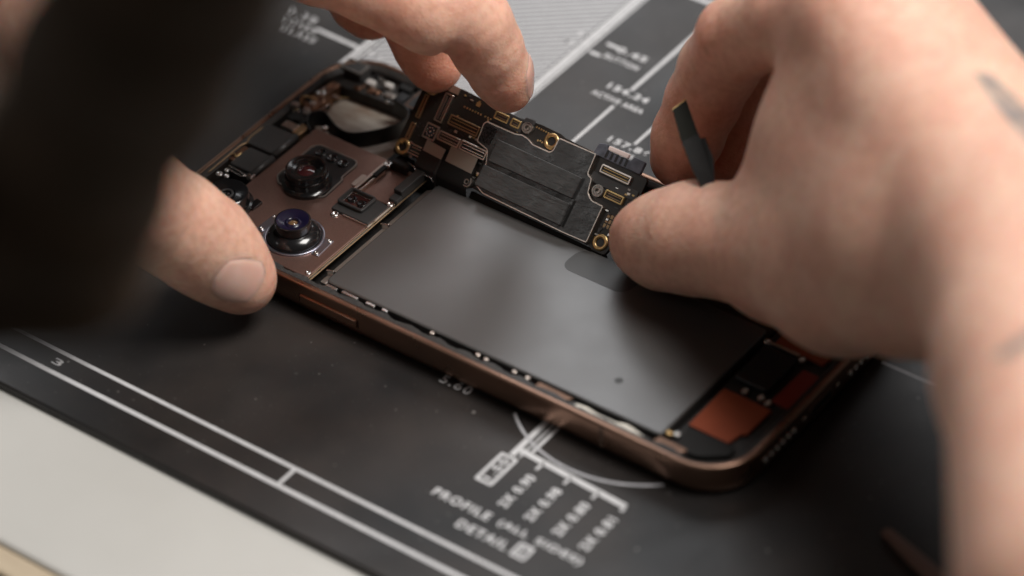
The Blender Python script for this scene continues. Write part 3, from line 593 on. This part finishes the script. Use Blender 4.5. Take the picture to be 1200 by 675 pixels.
for (x0,x1,y0,y1,n) in ((22.4,27.6,2.6,10.4,9),(-25,-15.4,9.7,10.9,6),(-33.6,-29.4,.6,4.0,3),(-12.6,-11.6,2.2,6.2,4),(22.5,27.4,13.6,15.2,5),(-24.4,-20.6,18.4,19.4,3)):
    for k in range(n):
        x = sc_.uniform(x0,x1); y = sc_.uniform(y0,y1); a = sc_.uniform(.22,.5); b_ = sc_.uniform(.15,.32)
        bm = B(); box(bm, x-a, x+a, y-b_, y+b_, 0, .4); part('chip', bm, sc_.choice(['nickel','silver_dull','brass','dark_grey','steel']), bevel=.06)
def standoff(s, w, r=1.35, h=.9):
    bm = B(); lathe(bm, s, w, [(0,h*.3),(r*.30,h*.3),(r*.32,h*1.05),(r*.52,h*1.08),(r*.56,h*.72),(r*.72,h*.72),(r*.76,h*.9),(r*.95,h*.88),(r,h*.6),(r,0)], 28); return part('screw', bm, 'silver_dull', smooth=False)
standoff(-4.75,18.3,1.45); standoff(18.5,11.9,1.5); standoff(-12.9,.9,1.25,1.4)
# shield can with bare metal edge and black film
sh = rounded_poly([(-15.1,10.4),(-15.4,15.0),(-14.7,15.8),(-6.6,15.9),(-4.9,16.4),(-2.8,16.1),(-1.5,15.4),(3.5,15.4),(4.0,16.2),(4.1,19.3),(14.6,19.5),(14.8,14.4),(16.2,14.0),(16.6,11.9),(16.9,10.5),(18.4,9.4),(21.8,9.3),(21.8,-.1),(15.4,-.3),(-7.9,-.1),(-10.2,.9),(-11.0,1.4),(-10.4,6.4),(-11.6,9.6)], .55)
bm = B(); prism(bm, sh, 0, 1.25); shc = part('shield_can', bm, 'nickel', bevel=.1)
bm = B(); prism(bm, inset(sh, .30), 1.22, 1.30); part('shield_film', bm, 'tape', shc)
bm = B(); prism(bm, rounded_poly([(-14.6,10.8),(-11.6,10.8),(-11.2,15.0),(-14.6,15.0)], .3), 1.3, 1.42); part('felt_patch', bm, 'fuzz', shc)
for pts in ([(-9.8,13.0),(14.3,13.1),(14.1,7.7),(-9.8,7.4)], [(-10.3,6.3),(14.2,6.5),(14.3,.9),(-10.4,1.0)]):
    bm = B(); prism(bm, rounded_poly(pts, .35), 1.3, 2.35); part('foam_pad', bm, 'pad', shc, bevel=.5, seg=4)
bm = B(); prism(bm, [(14.35,7.6),(15.0,7.6),(14.9,.8),(14.4,.9)], 1.3, 1.33); part('film_seam', bm, 'black_matte', shc)
# blue grey socket standing behind the far edge
bm = B(); prism(bm, rounded_poly([(13.2,19.2),(26.3,19.2),(26.3,22.4),(23.2,22.5),(22.9,21.3),(16.2,21.3),(15.6,22.6),(13.6,22.0)], .4), -1.0, .3); sk = part('socket', bm, 'blue_grey', bevel=.2)
bm = B(); prism(bm, rounded_poly([(16.4,21.4),(21.9,21.4),(21.9,22.6),(16.4,22.4)], .4), -.6, .6); part('socket_insert', bm, 'pink_white', sk, bevel=.2)
for k in range(5):
    bm = B(); box(bm, 16.3+k*1.35, 16.9+k*1.35, 19.6, 21.3, .3, .42); part('socket_slot', bm, 'black', sk)
bm = B(); prism(bm, rounded_poly([(15.2,13.2),(28,13.2),(28,15.6),(15.2,15.6)], .4), 0, .3); part('film_strip', bm, 'dark_grey', bevel=.1)

# ------------------------------------------------------------------ hands: one continuous surface each, grown from a distance field
def surface(groups, vox, cuts=(), bumps=()):
    """groups: list of (k_inside, k_join, [ (p0,r0,p1,r1), ... ]) tapered capsules blended together; returns verts, quads in mm"""
    allp = [p for g in groups for c in g[2] for p, r in ((c[0],c[1]),(c[2],c[3])) ]
    rr = max(max(c[1],c[3]) for g in groups for c in g[2])+4
    A = np.array(allp); lo = A.min(0)-rr; hi = A.max(0)+rr
    N = np.ceil((hi-lo)/vox).astype(int)+1
    F = np.full(N, 50., np.float32)
    ax = [lo[i]+vox*np.arange(N[i]) for i in range(3)]
    def window(c0, c1, pad):
        i0 = np.maximum(np.floor((np.minimum(c0,c1)-pad-lo)/vox).astype(int),0); i1 = np.minimum(np.ceil((np.maximum(c0,c1)+pad-lo)/vox).astype(int)+1,N)
        sl = tuple(slice(a,b) for a,b in zip(i0,i1))
        X, Y, Z = np.meshgrid(ax[0][sl[0]],ax[1][sl[1]],ax[2][sl[2]],indexing='ij'); return sl, X, Y, Z
    def cap(c, X, Y, Z):
        p0, r0, p1, r1 = c; d = np.array(p1)-np.array(p0); L2 = float(d@d)+1e-9
        t = np.clip(((X-p0[0])*d[0]+(Y-p0[1])*d[1]+(Z-p0[2])*d[2])/L2,0,1)
        return np.sqrt((X-p0[0]-t*d[0])**2+(Y-p0[1]-t*d[1])**2+(Z-p0[2]-t*d[2])**2)-(r0+(r1-r0)*t)
    def smin(a, b, k):
        h = np.maximum(k-np.abs(a-b),0)/k; return np.minimum(a,b)-h*h*k*.25
    for kin, kj, caps in groups:
        G = np.full(N, 50., np.float32)
        for c in caps:
            sl, X, Y, Z = window(np.array(c[0]),np.array(c[2]),max(c[1],c[3])+kin+4)
            G[sl] = smin(G[sl], cap(c,X,Y,Z), kin)
        F = smin(F, G, kj).astype(np.float32)
    for c, k in cuts:
        sl, X, Y, Z = window(np.array(c[0]),np.array(c[2]),max(c[1],c[3])+k+3)
        F[sl] = -smin(-F[sl], cap(c,X,Y,Z), k)
    # naive surface nets
    In = F < 0
    cell = np.zeros(np.array(N)-1, np.int8)
    for dx in (0,1):
        for dy in (0,1):
            for dz in (0,1): cell += In[dx:N[0]-1+dx,dy:N[1]-1+dy,dz:N[2]-1+dz]
    act = np.argwhere((cell > 0)&(cell < 8)); idx = -np.ones(cell.shape, np.int64); idx[tuple(act.T)] = np.arange(len(act))
    acc = np.zeros((len(act),3)); cnt = np.zeros(len(act))
    corners = [(a,b,c) for a in (0,1) for b in (0,1) for c in (0,1)]
    for i, a in enumerate(corners):
        for b in corners[i+1:]:
            if sum(abs(p-q) for p,q in zip(a,b)) != 1: continue
            fa = F[act[:,0]+a[0],act[:,1]+a[1],act[:,2]+a[2]]; fb_ = F[act[:,0]+b[0],act[:,1]+b[1],act[:,2]+b[2]]
            m = (fa < 0) != (fb_ < 0); t = np.where(m, fa/np.where(m, fa-fb_, 1), 0)
            acc += np.where(m[:,None], np.array(a)+t[:,None]*(np.array(b)-np.array(a)), 0); cnt += m
    V = lo+vox*(act+acc/cnt[:,None])
    Q = []
    for d in range(3):
        e = [0,0,0]; e[d] = 1
        s0 = In[:N[0]-e[0],:N[1]-e[1],:N[2]-e[2]]; s1 = In[e[0]:,e[1]:,e[2]:]
        ed = np.argwhere(s0 != s1); u, w = [k for k in range(3) if k != d]
        ok = (ed[:,u] > 0)&(ed[:,w] > 0)&(ed[:,u] < N[u]-1)&(ed[:,w] < N[w]-1); ed = ed[ok]
        def at(du, dw):
            q = ed.copy(); q[:,u] -= du; q[:,w] -= dw; return idx[q[:,0],q[:,1],q[:,2]]
        qd = np.stack([at(1,1),at(0,1),at(0,0),at(1,0)],1)
        flip = s0[ed[:,0],ed[:,1],ed[:,2]]
        if d == 1: flip = ~flip
        qd[~flip] = qd[~flip][:,::-1]; Q.append(qd)
    Q = np.concatenate(Q)
    for it in range(6):                                     # a little fairing
        sm = np.zeros_like(V); ct = np.zeros(len(V))
        for i in range(4):
            a, b = Q[:,i], Q[:,(i+1)%4]
            np.add.at(sm, a, V[b]); np.add.at(ct, a, 1); np.add.at(sm, b, V[a]); np.add.at(ct, b, 1)
        V = V+(.5 if it%2 == 0 else -.48)*(sm/ct[:,None]-V)
    return V, Q
def grow(name, groups, vox, m, cuts=(), parent=None, flush_shade=()):
    V, Q = surface(groups, vox, cuts)
    me = bpy.data.meshes.new(name); me.from_pydata((V*S).tolist(), [], Q.tolist()); me.validate(); me.update()
    for p in me.polygons: p.use_smooth = True
    if flush_shade:
        w_ = np.zeros(len(V))
        for p_, r_, a_ in flush_shade: w_ = np.maximum(w_, a_*np.clip(1.25-np.linalg.norm(V-np.array(p_),axis=1)/r_,0,1))
        at = me.attributes.new('flush_shade','FLOAT','POINT'); at.data.foreach_set('value', w_.astype(np.float32))
    me.materials.append(m); o = bpy.data.objects.new(name, me); C.objects.link(o)
    if parent: o.parent = parent
    return o, BVHTree.FromPolygons(V.tolist(), Q.tolist())
def chain(pts):
    """pts: (point, radius) list -> capsules"""
    return [(a[0],a[1],b[0],b[1]) for a, b in zip(pts, pts[1:])]
def patch(name, bvh, c, nrm, ydir, outline_fn, m, parent, n=18, lift=.22, tuck=-.15):
    """a thin curved plate that follows the skin: nail or ink mark"""
    nrm = Vector(nrm).normalized(); Y = Vector(ydir); Y = (Y-nrm*Y.dot(nrm)).normalized(); X = Y.cross(nrm); c = Vector(c)
    bm = B(); rows = []
    for i in range(n+1):
        u = -1+2*i/n; row = []
        for j in range(n+1):
            v = -1+2*j/n; x, y = outline_fn(u, v)
            o = c+X*x+Y*y+nrm*40; hit = bvh.ray_cast(o, -nrm)
            while (hit[0] is None or (hit[0]-c).dot(nrm) < -9) and abs(x)+abs(y) > .1:
                x *= .96; y *= .96; hit = bvh.ray_cast(c+X*x+Y*y+nrm*40, -nrm)
            p = hit[0] if hit[0] is not None else c+X*x+Y*y
            nn = hit[1] if hit[0] is not None else nrm
            if nn.dot(nrm) < 0: nn = -nn
            e = max(abs(u),abs(v)); k = min(1,(1-e)/.18)
            row.append(bm.verts.new(p+nn*(tuck+(lift-tuck)*k)))
        rows.append(row)
    for i in range(n):
        for j in range(n): bm.faces.new((rows[i][j],rows[i+1][j],rows[i+1][j+1],rows[i][j+1]))
    return link(name, bm, m, parent, smooth=True)
def nail_fold(bvh, c, nrm, ydir, fn, r, parent):
    nrm = Vector(nrm).normalized(); Y = Vector(ydir); Y = (Y-nrm*Y.dot(nrm)).normalized(); X = Y.cross(nrm); c = Vector(c); path = []
    uv = [(-1,.45-.29*k) for k in range(6)]+[(-1+.2*k,-1) for k in range(1,10)]+[(1,-1+.29*k) for k in range(6)]
    for i, (u, v) in enumerate(uv):
        x, y = fn(u, v); o = c+X*x*1.04+Y*y*1.04+nrm*40; h = bvh.ray_cast(o, -nrm)
        if h[0] is not None: path.append(h[0]-(h[1] if h[1].dot(nrm) > 0 else -h[1])*(r*.80 if 1 < i < len(uv)-2 else r*1.1))
    bm = B(); tube(bm, spline(path,3), r, 10); return link('nail_fold', bm, M['cuticle'], parent, smooth=True)
def squircle(w, l, taper=0.):
    def f(u, v):
        x = u*math.sqrt(1-.42*v*v); y = v*math.sqrt(1-.42*u*u); return x*w*(1-taper*v), y*l
    return f

# left hand: thumb on the near wall, forefinger on the far edge of the board
lh_root = thing('hand', 'hand steadying the phone, thumb on its side wall and forefinger on the board', 'hand', (0,0,0))
thumb = [((37.9,-9.5,11.8),7.6),((35.0,-10.9,15.6),9.5),((30.7,-13.2,21.2),11.2),((27.0,-17.9,28.8),11.4),((23.4,-24.4,37.7),11.8),((17.7,-30.6,48.3),12.8)]
index = [((62.4,59.2,33.7),5.8),((61.3,58.3,38.3),7.0),((59.6,55.7,46.4),7.9),((57.9,53.6,53.5),8.4),((54.6,50.0,58.6),8.3),((51.6,45.9,58.4),8.9),((47.5,43.0,61.8),8.7),((41.2,39.5,66.1),8.9),((29.4,33.4,72.0),9.8),((18.3,29.4,76.2),11.0)]
middle = [((37.9,63.4,27.4),6.6),((35.5,64.2,31.5),7.8),((33.9,63.6,38.3),8.4),((31.1,63.5,49.5),8.8),((21.8,60.5,56.5),9.2),((8.4,50.1,68.7),10.0),((-3.0,42.8,73.2),11.5)]
ring_f = [((15.8,67.9,30.6),6.4),((13.0,68.1,32.8),7.4),((8.3,69.6,37.5),8.0),((-1.6,72.9,44.6),8.6),((-14.9,68.3,59.2),9.2),((-25.9,60.5,69.1),11)]
little = [((-6.3,73.8,27.2),5.6),((-12.2,76.5,30.9),6.6),((-20.9,79.7,37.0),7.2),((-37.4,81.7,50.8),8.2),((-48.2,73.7,63.5),10)]
palm = [((17.7,-30.6,48.3),12.8,(2.9,-20.5,68.4),17),((18.3,29.4,76.2),11,(-8.7,-5.9,78.1),16),((-3.0,42.8,73.2),11.5,(-20.1,4.0,77.0),16),((-25.9,60.5,69.1),11,(-37.7,17.4,74.3),16),((-48.2,73.7,63.5),10,(-53.5,28.7,71.6),15),((17.9,10.6,65.1),7,(2.4,-10.9,71.6),14),((-5.1,-13.4,74.7),19,(-22.4,7.9,85.4),20),((-36.1,12.9,75.2),18,(-36.8,35.3,81.2),20)]
left, lbvh = grow('hand_skin', [(9,3,palm),(3,6,chain(thumb)),(2.5,5,chain(index)),(2.5,2,chain(middle)),(2.5,2,chain(ring_f)),(2.5,2,chain(little))], .75, M['skin'],
    cuts=[(((54.3,43.9,48.4),.5,(62.2,41.5,56.0),.3),2.2),(((62.2,41.5,56.0),.3,(65.7,42.2,60.3),.2),1.6),(((49.9,33.1,63.1),.4,(54.1,33.7,70.0),.2),1.6)], parent=lh_root,
    flush_shade=[((37.2,-10.2,11.7),11,.5),((62.6,59.0,33.4),12,.7),((56.6,47.4,50.1),7,1.),((37.8,60.5,29.5),18,1.),((48.5,37.9,62.5),8,.6),((14.4,67.9,31.5),16,.9),((27.9,-13.3,29.4),9,.4)])
patch('finger_nail', lbvh, (44.2,-19.2,19.8), (.41,-.80,.38), (.75,.05,-.25), squircle(5.8,5.0), M['nail'], left)
nail_fold(lbvh, (44.2,-19.2,19.8), (.41,-.80,.38), (.75,.05,-.25), squircle(5.7,4.9), .5, left)
patch('finger_nail', lbvh, (64.4,60.4,36.5), (.8,.55,.25), (.1,.3,-.8), squircle(4.6,5.6), M['nail'], left)
# forearm sleeve out of frame, shaped to block reflections on the mat, and the dark sleeve crossing close to the lens
fs = [((-20.1,-8.7,77.5),25),((-30.2,30.7,81.4),30),((-57.8,134.3,90.0),40)]
blocker, _ = grow('sleeve_blocker', [(6,6,chain(fs))], 1.6, M['sleeve'], parent=lh_root)
sl = [((156.1,-174.2,188.8),12.3),((160.6,-177.0,206.1),14),((186.5,-189.5,245.4),15.3),((220.7,-213.7,291.0),15.2),((239.6,-226.3,319.7),15)]
sl3 = [((155.0,-195.2,216.3),13),((163.5,-179.8,209.2),13)]
sl2 = [((139.9,-185.0,182.6),12),((154.0,-176.3,188.4),12.2)]
sleeve, _ = grow('dark_sleeve', [(6,6,chain(sl)),(6,8,chain(sl2)),(6,8,chain(sl3))], 1.6, M['sleeve'])
sleeve['label'] = 'dark brown sleeve crossing in front of the thumb, badly out of focus'; sleeve['category'] = 'sleeve'

# right hand: thumb and forefinger pinching the near end of the board
rh_root = thing('hand', 'large bare hand and wrist pinching the end of the board from above', 'hand', (0,0,0))
thumb = [((107.2,49.6,15.8),7.6),((112.1,49.3,18.1),10.6),((121.6,49.0,23.4),12.2),((132.1,48.5,27.7),12.4),((147.3,45.6,32.7),14.5),((166.4,39.2,40.8),16)]
index = [((100.0,74.6,19.6),7.0),((101.3,75.8,25.9),8.0),((103.8,78.3,35.8),8.4),((107.4,78.9,46.1),8.8),((113.9,77.2,58.4),9.4),((130.8,72.9,73.2),10.2),((149.6,66.5,84.7),12.0)]
middle = [((108.3,85.4,8.2),7.4),((106.6,89.4,13.2),8.2),((106.7,93.9,26.6),8.8),((111.6,94.7,45.4),9.2),((115.1,94.1,57.9),9.6),((132.6,88.8,74.4),10.4),((149.2,82.7,81.5),12.0)]
ring_f = [((122.4,96.1,1.9),6.6),((118.8,101.4,9.5),7.8),((116.3,104.5,26.6),8.4),((117.2,107.4,47.2),9.0),((129.5,103.2,65.4),9.8),((145.9,92.6,68.4),11)]
little = [((132.1,103.2,1.5),6.0),((129.3,107.1,10.4),7.0),((125.2,114.2,29.2),7.6),((125.9,117.4,47.2),8.0),((135.6,108.4,56.5),8.6),((144.7,100.1,57.7),9.5)]
palm = [((149.6,66.5,84.7),12,(217.6,21.5,80.2),16),((149.2,82.7,81.5),12,(216.3,34.1,77.5),16),((145.9,92.6,68.4),11,(212.0,43.2,65.9),15),((144.7,100.1,57.7),9.5,(207.8,55.2,56.9),14),
    ((166.4,39.2,40.8),16,(187.0,33.3,59.1),15.5),((187.0,33.3,59.1),15,(217.1,24.5,75.6),16),((147.1,58.4,57.2),12,(180.3,42.1,64.4),16),((144.7,52.6,41.1),12,(185.0,38.4,57.6),16),((152.4,63.3,65.7),13,(186.8,47.6,72.7),15)]
arm = [((222.0,25.5,77.7),20,(238.8,-2.3,81.3),22),((223.4,39.2,61.7),21,(240.4,12.8,71.1),22),((238.8,-2.3,81.3),22,(286.1,-66.5,95.5),28),((240.4,12.8,71.1),22,(288.8,-51.4,84.5),30)]
right, rbvh = grow('hand_skin', [(16,4,palm),(10,18,arm),(4,7,chain(thumb)),(2.5,5,chain(index)),(2.5,2,chain(middle)),(2.5,2,chain(ring_f)),(2.5,2,chain(little))], .85, M['skin'],
    cuts=[(((105.0,64.7,37.6),.6,(117.8,66.3,39.3),.6),1.5),(((111.6,67.1,59.9),.7,(124.2,63.2,56.4),.7),1.6)], parent=rh_root,
    flush_shade=[((105.9,48.1,15.2),13,.7),((100.2,75.4,23.2),14,.8),((108.4,78.8,34.5),12,.9),((107.7,89.1,15.2),18,1.),((112.7,77.0,59.1),10,.5),((151.9,62.5,88.5),16,.35),((148.2,37.8,21.5),18,.4)])
VIEW = (.465,-.605,.646)
def slash(pts, wd):
    def f(u, v):
        t = (v+1)/2*(len(pts)-1); i = min(int(t), len(pts)-2); q = t-i
        return pts[i][0]*(1-q)+pts[i+1][0]*q+u*wd*(1-.5*abs(v)), pts[i][1]*(1-q)+pts[i+1][1]*q
    return f
patch('ink_mark', rbvh, (200.1,42.7,97.1), VIEW, (-.366,.534,.763), slash([(5,-9),(1.5,0),(-4,8)],3.2), M['ink'], right, lift=.06, tuck=.03)
patch('ink_mark', rbvh, (227.5,-0.8,83.2), VIEW, (-.366,.534,.763), slash([(-7,-4),(0,0),(8,5)],3.0), M['ink'], right, lift=.06, tuck=.03)

# flat flex strip held in the right hand
fr = thing('flex_strip', 'narrow black flex strip with a pale end held upright by thumb and forefinger', 'flex cable')
def quad_slab(pts, toward, th):
    bm = B(); d = Vector(toward).normalized()*th
    f = [bm.verts.new(Vector(p)) for p in pts]; b = [bm.verts.new(Vector(p)-d) for p in pts]; n = len(pts)
    for i in range(n): bm.faces.new((f[i],f[(i+1)%n],b[(i+1)%n],b[i]))
    bm.faces.new(f); bm.faces.new(b[::-1]); return bm
link('strip_face', quad_slab([(105.6,63.2,43.5),(106.4,67.5,43.9),(114.0,61.1,41.7),(112.6,56.6,41.6)], VIEW, .5), M['greenish'], fr)
link('strip_body', quad_slab([(112.8,56.4,41.9),(114.1,60.9,42.0),(115.2,60.2,41.6),(116.1,60.6,42.0),(120.4,57.6,40.0),(124.1,52.9,37.6),(123.0,49.1,37.9),(116.9,53.3,40.1)], VIEW, .7), M['black_matte'], fr)
link('strip_end', quad_slab([(105.5,63.4,43.2),(105.2,63.6,43.3),(105.9,68.0,43.8),(106.2,67.8,43.7)], VIEW, .6), M['brass'], fr)

# brown tool lying by the mat's printed line, only its tip in view
tl = thing('pry_tool', 'thin brown plastic pry tool lying on the black mat beside the forearm', 'pry tool')
bm = B(); prism(bm, rounded_poly([(193.5,12.6),(194.6,14.6),(206,11.2),(230,2.8),(229,-1.2),(205,7.4)], 1.2), .1, 1.6); link('blade', bm, M['tool'], tl, bevel=.4, seg=3)
bm = B(); tube(bm, [(228,1.2,3.2),(300,-24,3.2)], 3.1, 16); link('handle', bm, M['tool'], tl, smooth=True)


# ------------------------------------------------------------------ light, world, camera
w = bpy.data.worlds.new('World'); scn.world = w; w.use_nodes = True
w.node_tree.nodes['Background'].inputs[0].default_value = (1.,.91,.83,1); w.node_tree.nodes['Background'].inputs[1].default_value = .042
def area(name, loc, target, sx, sy, power, col):
    l = bpy.data.lights.new(name, 'AREA'); l.shape = 'RECTANGLE'; l.size = sx*S; l.size_y = sy*S; l.energy = power; l.color = col
    o = bpy.data.objects.new(name, l); C.objects.link(o); o.location = Vector(loc)*S
    o.rotation_euler = (Vector(target)-Vector(loc)).to_track_quat('-Z','Y').to_euler(); return o
area('overhead_softbox', (445,225,872), (90,20,0), 400, 400, 10.2, (1.,.965,.925))
area('window_light', (-440,660,640), (90,20,0), 1000, 480, 4.3, (.97,.98,1.))
area('room_fill', (-480,-560,700), (80,20,0), 320, 300, .42, (1.,.97,.94))  # fill lamp added to brighten the board and the near sides

cam = bpy.data.cameras.new('camera'); co = bpy.data.objects.new('camera', cam); C.objects.link(co); scn.camera = co
fw = Vector((-.46498474,.60508829,-.64626415)); rt = Vector((.80625596,.59095989,-.02679061)); up = Vector((-.36570551,.53351155,.76264337))
pos = Vector((474.35866,-477.85862,546.54388))
co.matrix_world = Matrix(((rt.x,up.x,-fw.x,pos.x*S),(rt.y,up.y,-fw.y,pos.y*S),(rt.z,up.z,-fw.z,pos.z*S),(0,0,0,1)))
cam.sensor_width = 36; cam.lens = 4313.415*36/1200; cam.clip_start = .02; cam.clip_end = 20
cam.dof.use_dof = True; cam.dof.focus_distance = 848.9*S; cam.dof.aperture_fstop = 6.2; cam.dof.aperture_blades = 0
scn.render.engine = 'CYCLES'
scn.cycles.use_denoising = True
try: scn.cycles.denoiser = 'OPENIMAGEDENOISE'
except Exception: pass
scn.cycles.max_bounces = 6
scn.view_settings.view_transform = 'Standard'; scn.view_settings.look = 'None'; scn.view_settings.exposure = 0; scn.view_settings.gamma = 1
